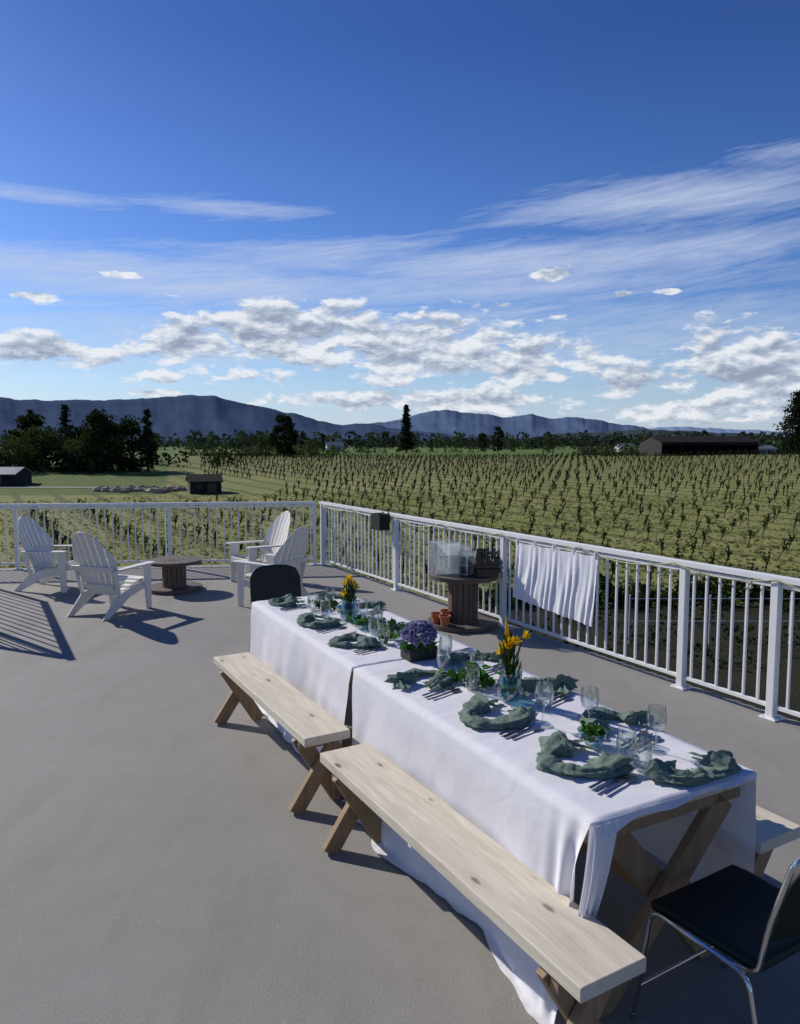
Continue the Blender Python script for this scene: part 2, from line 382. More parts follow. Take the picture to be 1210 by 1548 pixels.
ridge('mountain',7500,[(-700,610),(-300,596),(0,601),(60,605),(100,606),(180,603),(250,602),(290,597),(330,599),(345,605),(420,619),(450,625),(480,637),(520,641),(560,639),(600,648),(700,660),(800,669),(900,672)],(.052,.080,.138),(.068,.100,.162),9.1)
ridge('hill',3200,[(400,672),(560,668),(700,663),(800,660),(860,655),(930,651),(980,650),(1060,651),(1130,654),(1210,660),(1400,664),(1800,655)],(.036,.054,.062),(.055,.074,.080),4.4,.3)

# ------------------------------------------------------------------ terrace deck and building below
C0=Vector((-1.31,12.27,0)); A=Vector((.499,-.8666,0)).normalized(); B=Vector((A.y*-1,A.x,0))
if B.x<0: B=-B
LE=Vector((-9.4,11.45,0)); LD=(LE-C0).normalized()
E=C0+A*17
def P(v,z): return (v.x,v.y,z)
o1=C0+B*.12-A*.12; o2=E+B*.12; o3=Vector((-9.4,-4,0)); o4=LE+Vector((0,.12,0))
mb=MB(); pl=[o1,o2,o3,o4]
vs=[P(p,0) for p in pl]+[P(p,-.28) for p in pl]
mb.add(vs,[(0,3,2,1),(4,5,6,7)]+[(i,(i+1)%4,4+(i+1)%4,4+i) for i in range(4)])
mb.obj('deck',m_deck)
m_wall=simple('building_wall',(.55,.53,.5),.8,0,.1,2)
mb=MB(); cen=sum(pl,Vector())/4; pi_=[p+(cen-p).normalized()*.4 for p in pl]
vs=[P(p,-.285) for p in pi_]+[P(p,-3.4) for p in pi_]
mb.add(vs,[(i,(i+1)%4,4+(i+1)%4,4+i) for i in range(4)]); mb.obj('building',m_wall)
def railing(p0,p1,posts,name='railing',h=1.06,gap=.118):
    p0,p1=Vector(p0),Vector(p1); L=(p1-p0).length; a=(p1-p0)/L; s=Vector((-a.y,a.x,0)); ang=math.atan2(a.y,a.x)
    mb=MB()
    mid=(p0+p1)/2
    mb.box((mid.x,mid.y,h-.022),(L+.06,.062,.044),0,ang)
    mb.box((mid.x,mid.y,.095),(L,.028,.03),0,ang)
    mb.box((mid.x,mid.y,h-.072),(L,.028,.028),0,ang)
    k=.06
    while k<L-.02:
        q=p0+a*k
        if all(abs(k-t)>.05 for t in posts): mb.box((q.x,q.y,(.11+h-.086)/2),(.019,.019,h-.086-.11),0,ang)
        k+=gap
    for t in posts:
        q=p0+a*t; mb.box((q.x,q.y,(h-.046)/2),(.058,.058,h-.05),0,ang)
        mb.box((q.x,q.y,.006),(.13,.11,.012),0,ang)
        for dx in(-.045,.045):
            for dy in(-.036,.036):
                b=q+a*dx+s*dy; mb.box((b.x,b.y,.017),(.014,.014,.01),0,ang)
    return mb.obj(name,[m_white],bevel=.003)
railing(C0,E,[0.04,2.52,4.9,7.28,8.08,10.4,12.8,15.2])
railing(C0+LD*.12,LE,[.0,2.35,4.75,7.1])
Qc=Vector((-4.43,7.86,0))
railing(Qc,Qc+Vector((-.5,.867,0))*2.9,[.0,2.9],gap=.26)
railing(Qc+Vector((-.12,.05,0)),Qc+Vector((-.91,.41,0)).normalized()*3.2,[3.0],gap=.2)

# string lights along rail
mb=MB(); m_bulb=simple('bulb',(.45,.42,.32),.2,bstr=0)
for a0,a1 in [(0.1,1.2),(1.2,2.5),(2.5,3.7),(3.7,4.9),(4.9,6.1),(6.1,7.2),(7.2,8.1),(8.1,9.4),(9.4,10.5)]:
    pts=[]
    sag=.05+.06*random.random()
    for i in range(15):
        q=i/14; p=C0+A*(a0+(a1-a0)*q)-B*.045; pts.append((p.x,p.y,1.035-sag*4*q*(1-q)))
    mb.tube(pts,.006,6,0)
    for i in (4,11):
        x,y,z=pts[i]; mb.tube([(x,y,z),(x,y,z-.03)],.009,8,0); mb.lathe([(.004,-.03),(.012,-.042),(.013,-.052),(.001,-.064)],10,(x,y,z),1)
mb.obj('string_lights',[simple('cable_tan',(.30,.28,.17),.6,bstr=0),m_bulb],smooth=True)

# cloth hung on the rail
mb=MB()
def f(u,v):
    t=5.18+1.17*u+ .01*math.sin(v*5)
    amp=.004+.016*v
    wv=amp*(math.sin(u*37+1+v)+.6*math.sin(u*63+v*3)+1.2*mn.noise(Vector((u*9,v*2,1))))
    droop=.016*abs(math.sin(u*math.pi*4))*(1-v)
    z=.985-droop-v*(.60+.07*u); off=-.055-abs(wv)*.9-.01*v
    p=C0+A*t+B*off
    return (p.x,p.y,z)
mb.grid(110,30,f)
for k in range(5):
    p=C0+A*(5.2+1.13*k/4)-B*.05; mb.box((p.x,p.y,.985),(.012,.03,.06),0,math.atan2(A.y,A.x))
mb.obj('hanging_cloth',m_cloth,smooth=True,angle=80)
p=C0+A*2.28-B*.12
mb=MB(); ang=math.atan2(A.y,A.x)
mb.box((0,0,.83),(.26,.16,.012),0); 
for sx in(-1,1): mb.box((sx*.125,0,.935),(.012,.16,.22),0)
for sy in(-1,1): mb.box((0,sy*.075,.935),(.238,.012,.22),0)
mb.box((0,0,1.01),(.235,.136,.02),1)
for sx in(-.08,.08): mb.beam((sx,.085,1.07),(sx,.085,.93),.02,.006,(1,0,0),0)
mb.obj('hanging_planter',[m_black,m_soil],loc=(p.x,p.y,0),rz=ang)

# ------------------------------------------------------------------ adirondack chairs
def adirondack(x,y,fx,fy):
    mb=MB()
    prof=[(.30,.365),(.22,.375),(.13,.35),(.04,.318),(-.05,.288),(-.14,.262)]
    for (yy,zz) in prof: mb.prism([(-.25,yy-.038,zz-.006),(.25,yy-.038,zz-.006),(.25,yy+.038,zz+.006),(-.25,yy+.038,zz+.006)],(0,0,.016))
    mb.prism([(-.25,.335,.30),(.25,.335,.30),(.25,.335,.375),(-.25,.335,.375)],(0,.016,0))
    up=Vector((0,-.36,.935)).normalized(); o=Vector((0,-.17,.235)); nrm=Vector((0,.935,.36)).normalized()
    nsl=7; Wt=.325
    for i in range(nsl):
        a0=-Wt+2*Wt*i/nsl+.005; a1=-Wt+2*Wt*(i+1)/nsl-.005
        pts=[]
        def arch(xx): return .83-.42*(abs(xx)/Wt)**2.2
        def wid(h): return .66+.34*min(1,h/.40)
        for xx,h in [(a0,0),(a1,0)]: pts.append(o+Vector((xx*wid(0),0,0))+up*h)
        hh=[.18,.36]
        for h in hh: pts.append(o+Vector((a1*wid(h),0,0))+up*h+nrm*(.5*a1*a1))
        for k in range(5):
            xx=a1+(a0-a1)*k/4; pts.append(o+Vector((xx,0,0))+up*arch(xx)+nrm*(.6*xx*xx))
        for h in hh[::-1]: pts.append(o+Vector((a0*wid(h),0,0))+up*h+nrm*(.5*a0*a0))
        mb.prism(pts,nrm*.014)
    for h,ww in((.12,.46),(.36,.60)):
        c=o+up*h-nrm*.02; mb.beam(c-Vector((ww/2,0,0)),c+Vector((ww/2,0,0)),.06,.02,up)
    for s in(-1,1):
        x0=s*.31
        mb.prism([(x0-.055,.36,.56),(x0+.055,.36,.56),(x0+.065,.28,.56),(x0+.05,.0,.553),(x0+.03,-.30,.545),(x0-.03,-.30,.545),(x0-.05,.0,.553),(x0-.065,.28,.56)],(0,0,.022))
        mb.prism([(s*.285,.26,0),(s*.285,.335,0),(s*.285,.345,.548),(s*.285,.20,.548),(s*.285,.225,.4)],(.024,0,0))
        mb.prism([(s*.262,.32,.36),(s*.262,.32,.27),(s*.262,-.0,.20),(s*.262,-.36,0),(s*.262,-.46,0),(s*.262,-.22,.24),(s*.262,-.05,.29)],(.022,0,0))
        mb.beam((s*.285,-.27,.54),(s*.275,-.19,.22),.05,.02,(0,1,0))
    return mb.obj('adirondack_chair',m_resin,loc=(x,y,0.003),rz=math.atan2(-fx,fy),bevel=.004)
adirondack(-4.80,10.2,1,-.15)
adirondack(-3.46,8.78,.36,.93)
adirondack(-2.04,10.7,-.77,-.64)
adirondack(-1.58,9.15,-.87,.50)

# ------------------------------------------------------------------ cable spool tables
def spool(x,y,h,r,rc,rz=0):
    mb=MB()
    mb.disc((0,0,h-.022),r,.044,48,0); mb.disc((0,0,.03),r*1.02,.045,48,0)
    n=16
    for i in range(n):
        th=2*math.pi*i/n; 
        mb.beam((rc*math.cos(th),rc*math.sin(th),.05),(rc*math.cos(th),rc*math.sin(th),h-.045),2*rc*math.sin(math.pi/n)*.93,.02,(-math.sin(th),math.cos(th),0),1)
    mb.lathe([(rc-.013,.05),(rc-.013,h-.045)],24,(0,0,0),1)
    mb.lathe([(.03,h+.001),(.055,h+.003),(.055,h+.004),(.03,h+.002)],16,(0,0,0),1)
    for i in range(6):
        th=2*math.pi*i/6; mb.lathe([(.0005,.008),(.01,.006),(.012,0)],8,(rc*.8*math.cos(th),rc*.8*math.sin(th),h),1)
    return mb.obj('cable_spool_table',[m_spool,m_staves],loc=(x,y,0),rz=rz,bevel=.003)
spool(-3.12,10.1,.42,.37,.15,.3)
SX,SY,SH=.70,8.1,.58
spool(SX,SY,SH,.385,.155,.9)
def bin_(x,y,z,w,d,h,rz,mat=m_bin,name='plastic_bin'):
    mb=MB(); t=.004
    for k in(0,t):
        r=.02
        pts=[]
        a,b=w/2-k,d/2-k
        for cx,cy,st in((a-r,b-r,0),(-a+r,b-r,1),(-a+r,-b+r,2),(a-r,-b+r,3)):
            for q in range(4): th=st*math.pi/2+q*math.pi/6; pts.append((cx+r*math.cos(th),cy+r*math.sin(th)))
        n=len(pts); vs=[(px*.94,py*.94,0.003+k) for px,py in pts]+[(px,py,h) for px,py in pts]
        mb.add(vs,[(i,(i+1)%n,n+(i+1)%n,n+i) for i in range(n)]+[tuple(range(n))])
    rim=[(px*1.03,py*1.03,h) for px,py in pts]; rim.append(rim[0]); mb.tube(rim,.006,6,0,False)
    return mb.obj(name,mat,loc=(x,y,z),rz=rz,smooth=True)
bin_(SX-.21,SY+.02,SH+.002,.28,.24,.20,.3); bin_(SX-.21,SY+.02,SH+.207,.29,.25,.14,.32)
bin_(SX+.03,SY-.12,SH+.002,.20,.17,.26,-.1); bin_(SX-.02,SY+.16,SH+.002,.24,.18,.28,.1)
mb=MB()
for i in(-1,1):
    for j in(0,1): mb.lathe([(.001,.01+j*.1),(.032,.01+j*.1),(.036,.095+j*.1),(.033,.095+j*.1),(.03,.02+j*.1)],16,(i*.045,0,0))
mb.obj('cup_stack',m_crate,loc=(SX+.03,SY-.12,SH+.008))
def crate(x,y,z,rz,w=.30,d=.24,h=.24):
    mb=MB(); t=.012
    mb.box((0,0,.01),(w,d,.012))
    for zz in(.03,h*.4,h*.72,h-.012):
        for s in(-1,1):
            mb.box((0,s*(d/2-t/2),zz),(w,t,.035)); mb.box((s*(w/2-t/2),0,zz),(t,d-2*t-.002,.035))
    for i in range(8):
        xx=-w/2+t/2+(w-t)*i/7
        for s in(-1,1): mb.box((xx,s*(d/2-t/2)*.985,h/2),(.014,.008,h-.012))
    for i in range(1,6):
        yy=-d/2+(d)*i/6
        for s in(-1,1): mb.box((s*(w/2-t/2)*.985,yy,h/2),(.008,.014,h-.012))
    for i in(-1,0,1):
        for j in(-1,1): mb.lathe([(.03,.02),(.038,.03),(.038,.15),(.018,.19),(.013,.25),(.001,.252)],14,(i*.085,j*.05,0))
    return mb.obj('plastic_crate',m_crate,loc=(x,y,z),rz=rz,bevel=.002)
crate(SX+.26,SY+.10,SH+.002,.25); crate(SX+.23,SY-.17,SH+.002,.15,.24,.20,.17)
def pot(x,y,r=.07,h=.12):
    mb=MB(); mb.lathe([(.001,0),(r*.7,0),(r*.93,h*.78),(r*1.08,h*.78),(r*1.1,h),(r*.96,h),(r*.9,h*.8),(r*.85,h*.7),(.001,h*.7)],24)
    return mb.obj('terracotta_pot',m_terra,loc=(x,y,.055),smooth=True)
pot(SX-.30,SY-.14,.062,.11); pot(SX-.215,SY-.25,.06,.11); pot(SX-.19,SY-.04,.065,.12)

# ------------------------------------------------------------------ tables, cloths, benches
TN=Vector((.64,2.34,0)); TA=math.atan2(.465,.885); Td=Vector((-math.sin(TA),math.cos(TA),0)); Tr=Vector((math.cos(TA),math.sin(TA),0)); TH=.76; TW=.80
def T(s,t,z=0): v=TN+Td*s+Tr*t; return (v.x,v.y,z)
def table(s0,L):
    root=empty('dining_table',T(s0,0),TA)
    mb=MB()
    for i in range(5): mb.box((.08+i*.16,L/2,TH-.022),(.154,L-.004,.038))
    mb.obj('tabletop',m_pine,parent=root,bevel=.003)
    mb=MB()
    for yy in(.06,L-.06):
        mb.box((TW/2,yy,TH-.075),(TW-.04,.04,.07))
        mb.beam((.10,yy+.041,TH-.045),(TW-.08,yy+.041,.0),.105,.038,(0,0,1)); mb.beam((TW-.10,yy-.001+.0,TH-.10),(.08,yy-.001,.0),.105,.038,(0,0,1))
    mb.box((TW/2,L/2,.36),(.038,L-.25,.09))
    mb.obj('legs',m_leg,parent=root,bevel=.004)
table(0.0,1.88); table(1.95,1.88)

def cloth(s0,s1,seed,near_open=True):
    mb=MB()
    rows=[('p',1.0),('p',.5)]+[('l',1-k/24) for k in range(25)]+[('t',k/24) for k in range(1,24)]+[('r',k/14) for k in range(0,15)]
    n=190
    top=TH+.004
    def fn(u,v):
        i=int(round(v*(len(rows)-1))); kind,q=rows[i]
        s=s0+(s1-s0)*u
        def folds(s,q,sd):
            return q**.9*(.016*math.sin(s*5.3+sd)+.006*math.sin(s*12.7+sd*2+q*1.8)+.045*mn.noise(Vector((s*2.0+q*.8,q*1.1,sd)))+.016*mn.noise(Vector((s*6-q*1.8,q*1.6,sd))))+.010*q*mn.noise(Vector((s*5+q*4,q*6-s*2,sd+9)))
        if kind=='t':
            x=TW*q; z=top+.003*mn.noise(Vector((s*7,q*5,seed)))+.0015*mn.noise(Vector((s*20,q*16,seed)))
            if u<.5/n: z-=.006
        elif kind=='l':
            x=-.012-.032*q-folds(s,q,seed)-.010*min(1,q*8); z=top-.006-(TH-.02)*q
            s+=.02*q*math.sin(s*5+seed)
            if near_open: s-=.05*q*ss(.90,1.0,u)
            else: s+=.02*q*ss(.08,0,u)
        elif kind=='p':
            out=(.022+.016*math.sin(s*4.3+seed)+.03*mn.noise(Vector((s*7,2,seed))))*q
            x=-.055-folds(s,1,seed)-abs(out)-.004; z=.012+.008*abs(mn.noise(Vector((s*13,q*4,seed))))
        else:
            x=TW+.012+.05*q+folds(s,q,seed+4); z=top-.006-(TH-.12)*q
        if near_open and u<.14:
            k=(1-u/.14)**2
            if kind=='l': s+= .07*k*q**1.2+.015*k*math.sin(q*6); x-=.035*k*math.sin(q*3)*math.cos(u*120)
            if kind=='p': s+=.07*k
        return T(s,x,z)
    mb.grid(n,len(rows),fn)
    def fe(u,v,s=s0,sg=-1,drop=.035):
        d=drop*(.75+.35*math.sin(u*5+seed)+.5*mn.noise(Vector((u*6,seed,0))))
        x=TW*u
        return T(s+sg*(.002+.012*v+.01*v*math.sin(u*17)),x-.012+.024*u,top-.006-d*v)
    mb.grid(40,6,fe)
    D=.72 if not near_open else .09
    mb.grid(40,14,lambda u,v: fe(u,v,s1,1,D*.85) if D<.2 else T(s1+.01+.05*v+.02*v*math.sin(u*14),TW*u-.012*(1-2*u),top-.006-.72*v))
    if near_open:
        def fc(u,v):
            a=u
            fold=.020*math.sin(a*17+v*2)*(.3+v)
            s=s0-.012-.03*math.sin(v*2.6)+.10*v*v*(1-a*.3)+fold*.6
            x=-.03+.13*a*(1-.45*v)-.055*v-.02*math.sin(v*3)+fold*.5
            return T(s,x,top-.012-(.62-.14*a)*v)
        mb.grid(44,30,fc)
    return mb.obj('tablecloth',m_cloth,smooth=True,angle=80)
cloth(0.0,1.905,1.3,True); cloth(1.93,3.87,4.1,False)

def bench(p,L,w=.265,h=.46,rz=None):
    ang=math.atan2(.494,.87) if rz is None else rz
    root=empty('wooden_bench',(p[0],p[1],0),ang)
    mb=MB(); mb.box((w/2,L/2,h-.024),(w,L,.048)); mb.obj('seat',m_pine,parent=root,bevel=.004)
    mb=MB()
    for yy,sg in((.13,1),(L-.13,-1)):
        mb.box((w/2,yy,h-.078),(w-.03,.042,.058))
        mb.beam((.03,yy+.044*sg,h-.05),(w+.01,yy+.044*sg,0.002),.085,.04,(0,0,1)) ; mb.beam((w-.03,yy-.001*sg,h-.105),(-.01,yy-.001*sg,0.002),.085,.04,(0,0,1))
    mb.obj('legs',m_leg,parent=root,bevel=.004)
bench((-.50,3.76),1.74); bench((.515,1.97),1.86); bench((1.40,2.74),1.8)

def stack_chair(x,y,rz,name='stacking_chair',frame=True):
    root=empty(name,(x,y,0),rz)
    mb=MB()
    def seat(u,v):
        xx=(u-.5)*.45; yy=-.20+.40*v
        z=.455-.015*math.cos((u-.5)*3)*math.sin(v*3)-.035*max(0,v-.8)*5*.3
        return (xx*(1-.06*(1-v)),yy,z)
    mb.grid(14,14,seat); s=mb.obj('seat',m_black,parent=root,smooth=True,angle=80); sm=s.modifiers.new('thick','SOLIDIFY'); sm.thickness=.035; sm.offset=-1; b=s.modifiers.new('b','BEVEL'); b.width=.014; b.segments=3
    mb=MB()
    hb=.34 if not frame else .28
    def back(u,v):
        xx=(u-.5)*(.46 if not frame else .435)*(1-.35*max(0,v-.7)**1.5*6*abs(u-.5)); return (xx,-.228-.07*v-.04*(1-(2*u-1)**2),.56+hb*v-.035*abs(2*u-1)**3*max(0,v-.4)*1.6)
    mb.grid(18,14,back); s=mb.obj('backrest',m_black,parent=root,smooth=True,angle=80); sm=s.modifiers.new('thick','SOLIDIFY'); sm.thickness=.024; sm.offset=0; b=s.modifiers.new('b','BEVEL'); b.width=.009; b.segments=3
    mb=MB()
    def arc(P,n=5):
        out=[Vector(P[0])]
        for i in range(1,len(P)-1):
            a,b,c=Vector(P[i-1]),Vector(P[i]),Vector(P[i+1]); r=min(.05,(a-b).length*.4,(c-b).length*.4)
            p0=b+(a-b).normalized()*r; p1=b+(c-b).normalized()*r
            for k in range(n): q=k/(n-1); out.append(p0*(1-q)**2+b*2*q*(1-q)+p1*q*q)
        out.append(Vector(P[-1])); return out
    for s in(-1,1):
        mb.tube(arc([(s*.245,-.28,0.01),(s*.235,-.18,.42),(s*.235,.18,.425),(s*.25,.23,.01)]),.0085,10)
        if frame: mb.tube(arc([(s*.23,-.12,.42),(s*.232,-.21,.44),(s*.232,-.235,.60),(s*.232,-.30,.83),(s*.17,-.33,.86),(0,-.345,.865)]),.0085,10)
        else: mb.tube(arc([(s*.23,-.12,.42),(s*.19,-.21,.44),(s*.19,-.26,.60),(s*.18,-.30,.80)]),.0095,10)
        mb.lathe([(.013,0),(.013,.02),(.0,.022)],10,(s*.245,-.28,0)); mb.lathe([(.013,0),(.013,.02),(.0,.022)],10,(s*.25,.23,0))
    mb.tube([(-.235,-.16,.42),(.235,-.16,.42)],.008,8); mb.tube([(-.235,.15,.42),(.235,.15,.42)],.008,8)
    mb.tube([(-.247,.215,.13),(.247,.215,.13)],.006,8)
    mb.obj('frame',m_chrome,parent=root,smooth=True)
stack_chair(1.15,2.35,TA+.05)
stack_chair(-1.05,6.42,math.pi+TA-.15,frame=False)

# ------------------------------------------------------------------ table settings
def napkin(s,t,ang,sc=1.0,seed=0,span=4.2):
    mb=MB(); n=120; k=24; vs=[]
    sx=1.15+.15*math.sin(seed*3.1); 
    def path(u):
        th=ang+(u-.5)*span
        rr=.105*sc*(1+.16*math.sin(u*7+seed)+.22*mn.noise(Vector((u*3,seed,7))))
        return th,rr*math.cos(th)*sx,rr*math.sin(th)
    for i in range(n):
        u=i/(n-1); th,cx,cy=path(u)
        ex=1+.8*max(0,abs(u-.5)*2-.60)*3.0
        rad_=.025*sc*(1+.55*mn.noise(Vector((u*6,seed,0))))*ex
        if i in(0,n-1): rad_*=.4
        for j in range(k):
            ph=2*math.pi*j/k
            q=rad_*(1+.16*math.sin(ph*5+u*9+seed)+.10*math.sin(ph*9-u*6+seed*2)+.32*mn.noise(Vector((u*15,ph*1.3,seed+3)))+.16*mn.noise(Vector((u*36,ph*3,seed))))
            d=q*math.cos(ph)*1.4; z=max(-.001,q*math.sin(ph)*.70+rad_*.42)
            vs.append((cx+d*math.cos(th),cy+d*math.sin(th),z))
    fs=[(i*k+j,i*k+(j+1)%k,(i+1)*k+(j+1)%k,(i+1)*k+j) for i in range(n-1) for j in range(k)]
    fs+=[tuple(range(k-1,-1,-1)),tuple(range((n-1)*k,n*k))]
    mb.add(vs,fs)
    for uu,sgn in((1.0,1),(0.0,-1)):
        th0,px_,py_=path(uu)
        def tail(u,v,th=th0,sgn=sgn):
            dx,dy=-math.sin(th)*sgn,math.cos(th)*sgn
            w=(v-.5)*(.045+.07*u)*sc; L_=(.075+.02*math.sin(v*6+seed)+.02*mn.noise(Vector((v*4,seed,1))))*sc
            return (px_+dx*u*L_+math.cos(th)*w, py_+dy*u*L_+math.sin(th)*w, .004+.022*sc*(1-u)**1.5*math.sin(math.pi*(.1+.8*v))+.009*abs(math.sin(v*9+seed+u))+.006*mn.noise(Vector((u*5,v*6,seed)))+.003)
        mb.grid(12,26,tail)
    return mb.obj('napkin',m_nap,loc=T(s,t,TH+.008),rz=TA,smooth=True,angle=80)
def cutlery(s,t,ang):
    mb=MB()
    mb.prism([(-.11,-.006,0),(-.02,-.007,0),(.0,-.010,0),(.08,-.010,0),(.108,0.004,0),(.0,.006,0),(-.11,.006,0)],(0,0,.003))
    y=.028
    mb.prism([(-.10,y-.006,0),(.02,y-.003,0),(.045,y-.011,0),(.06,y-.012,0),(.06,y+.012,0),(.045,y+.011,0),(.02,y+.003,0),(-.10,y+.006,0)],(0,0,.003))
    for i in range(4): mb.box((.082,y-.0098+.0065*i,.001),(.045,.0034,.0025))
    y=-.03
    mb.prism([(-.10,y-.006,0),(.03,y-.003,0),(.045,y-.012,0),(.065,y-.017,0),(.085,y-.012,0),(.094,y,0),(.085,y+.012,0),(.065,y+.017,0),(.045,y+.012,0),(.03,y+.003,0),(-.10,y+.006,0)],(0,0,.003))
    o=mb.obj('cutlery',m_steel,loc=T(s,t,TH+.012),rz=TA+ang,bevel=.001); o.scale=(1.08,1.08,1.6); return o
def wineglass(s,t,stem=False,h=.12,r=.038,mat=None):
    mb=MB()
    if stem:
        pr=[(.001,.004),(.034,.002),(.034,.004),(.006,.010),(.0045,.075),(.012,.085),(.034,.105),(.040,.135),(.034,.185),(.0335,.185),(.0385,.135),(.032,.107),(.001,.09)]
    else: pr=[(.001,.001),(r*.72,.001),(r*.95,h*.25),(r*1.06,h*.5),(r*.92,h),(r*.89,h),(r*1.02,h*.5),(r*.9,h*.27),(r*.65,.012),(.001,.012)]
    mb.lathe(pr,28)
    return mb.obj('drinking_glass',mat or m_glass,loc=T(s,t,TH+.009),smooth=True,angle=50)
L=[(.37,.25,3.3,1.05),(.93,.25,3.5,1.0),(1.50,.20,.9,.95),(2.36,.20,3.2,.95),(2.95,.17,3.4,1),(3.68,.20,3,.95)]
for i,(s,t,a,sc) in enumerate(L): napkin(s,t,a,sc,i*1.7+1)
for i,(s,t,a,sc) in enumerate([(.13,.58,-1.7,1.05),(.56,.66,1.4,1.05),(1.10,.66,1.2,.95),(1.66,.64,1.2,1.0),(2.45,.64,1.4,.9),(3.2,.64,1.3,.95),(3.62,.6,1,.9)]): napkin(s,t,a,sc,i*2.3+20,3.0)
for s,t,a in [(.17,.25,.25),(.73,.25,.3),(1.31,.20,.3),(2.18,.22,.3),(2.76,.2,.3),(3.48,.2,.2),(.40,.62,.3),(.96,.62,.3),(1.5,.64,.2),(1.86,.66,.2),(2.62,.62,.3),(3.05,.62,.3)]: cutlery(s,t,a)
for s,t,st in [(.74,.38,1),(.60,.52,1),(.30,.44,0),(.30,.60,1),(1.28,.36,0),(1.22,.58,0),(1.85,.55,0),(2.1,.52,0),(2.66,.50,0),(3.0,.55,0),(3.35,.3,0),(3.5,.5,0),(2.5,.4,0),(3.1,.3,0),(.9,.52,0),(.20,.42,0),(1.66,.42,0),(1.45,.5,0),(2.28,.36,0)]: wineglass(s,t,bool(st))
mb=MB(); mb.lathe([(.001,.002),(.03,.002),(.055,.03),(.062,.06),(.058,.06),(.05,.03),(.001,.01)],28); mb.obj('glass_bowl',m_bglass,loc=T(.47,.42,TH+.009),smooth=True)
q=Q()
for k in range(3):
    c=np.array([[.02*math.cos(k*2.1),.02*math.sin(k*2.1),.05]]); q.leaves(np.repeat(c,40,0)+rng.normal(size=(40,3))*.014,.035)
q.obj('succulent',[m_leafg],loc=T(.47,.42,TH+.012))
def vase(s,t,h=.38,nf=6,seed=0,green=True):
    random.seed(seed)
    root=empty('flower_vase',T(s,t,TH+.008),TA)
    mb=MB(); mb.lathe([(.001,.002),(.045,.002),(.062,.02),(.068,.055),(.055,.10),(.045,.125),(.052,.14),(.049,.14),(.042,.125),(.05,.10),(.063,.055),(.055,.02),(.001,.012)],32)
    mb.obj('vase',m_bglass,parent=root,smooth=True)
    mb=MB(); q=Q()
    for i in range(nf):
        th=random.random()*6.28; r=.02+.04*random.random(); z=h*(.58+.40*random.random())
        tip=Vector((r*math.cos(th),r*math.sin(th),z))
        mb.tube([(0,0,.02),(tip.x*.35,tip.y*.35,z*.5),tip],.0035,6)
        td=Vector((math.cos(th)*random.uniform(.2,.8),math.sin(th)*random.uniform(.2,.8),random.uniform(.3,1))).normalized()
        a1=td.orthogonal().normalized(); a2=td.cross(a1)
        for k in range(8):
            ph=k*.785; op=.35+.4*random.random(); dr=a1*math.cos(ph)+a2*math.sin(ph)
            pd=(td+dr*op).normalized()*.026; sd=(-a1*math.sin(ph)+a2*math.cos(ph))*.011
            C=tip+pd*.9
            q.p.append((np.array([[tuple(C-pd),tuple(C+sd),tuple(C+pd),tuple(C-sd)]]),1))
    n=70 if green else 40
    th=rng.random(n)*6.28; z=rng.random(n)*h*.75+.06; r=.025+.03*rng.random(n)
    C=np.stack([r*np.cos(th),r*np.sin(th),z],1)
    U=np.stack([np.cos(th)*.012,np.sin(th)*.012,np.full(n,.04)],1); V=np.stack([-np.sin(th)*.008,np.cos(th)*.008,np.zeros(n)],1)
    q.p.append((np.stack([C-U,C+V,C+U,C-V],1),0))
    o=q.obj('flowers',[m_leafd,m_yel],extra=mb); o.parent=root
vase(1.07,.44,.33,6,3); vase(2.95,.42,.28,10,5)
mb=MB(); mb.tube([T(1.09,.45,TH+.1),T(1.12,.46,TH+.3),T(1.11,.44,TH+.41)],[.004,.014,.002],6)
mb.obj('reed',m_yel)
root=empty('hydrangea_planter',T(1.90,.40,TH+.008),TA)
mb=MB()
for s in(-1,1): mb.box((s*.085,0,.035),(.012,.12,.07)); mb.box((0,s*.056,.035),(.158,.012,.07))
mb.box((0,0,.03),(.156,.098,.04)); mb.obj('box',m_darkw,parent=root,bevel=.002)
q=Q(); d=rand_unit(520); d=d[d[:,2]>-.5]; C=d*(.078+.012*rng.random(len(d))[:,None])*np.array([1.05,1,.8])+np.array([0,0,.135])
for k in range(3): q.leaves(C+rng.normal(size=C.shape)*.006,.024,0,.95)
q.leaves(rand_unit(40)*np.array([.1,.08,.01])+np.array([0,0,.075]),.06,1,.6)
o=q.obj('flower_head',[m_pur,m_leafg]); o.parent=root
def spray(s,t,n,wd,name='leaf_sprig',mats=None,size=.05,hgt=.05):
    q=Q(); C=rng.normal(size=(n,3))*np.array([wd,wd*1.4,hgt*.4]); C[:,2]=np.abs(C[:,2])+.012
    q.leaves(C,size,0,.75); mb=MB()
    for i in range(6):
        a=random.random()*6.28; mb.tube([(0,0,.01),(wd*math.cos(a),wd*1.4*math.sin(a),.03)],.002,5)
    q.obj(name,mats or [m_leafg],extra=mb,loc=T(s,t,TH+.01),rz=TA)
spray(1.32,.42,46,.035,size=.055,hgt=.12); spray(1.40,.36,24,.03,size=.055,hgt=.1); spray(2.62,.50,70,.055,size=.042,hgt=.05); spray(2.78,.44,50,.055,size=.04); spray(2.5,.62,40,.05,size=.035); spray(3.35,.40,50,.06,mats=[m_leafd]); spray(2.3,.42,30,.04)
for s,t in((2.66,.42),(3.2,.5)):
    mb=MB(); mb.lathe([(.001,.003),(.06,.003),(.085,.035),(.08,.036),(.057,.009),(.001,.008)],32); mb.obj('glass_bowl',m_bglass,loc=T(s,t,TH+.009),smooth=True)

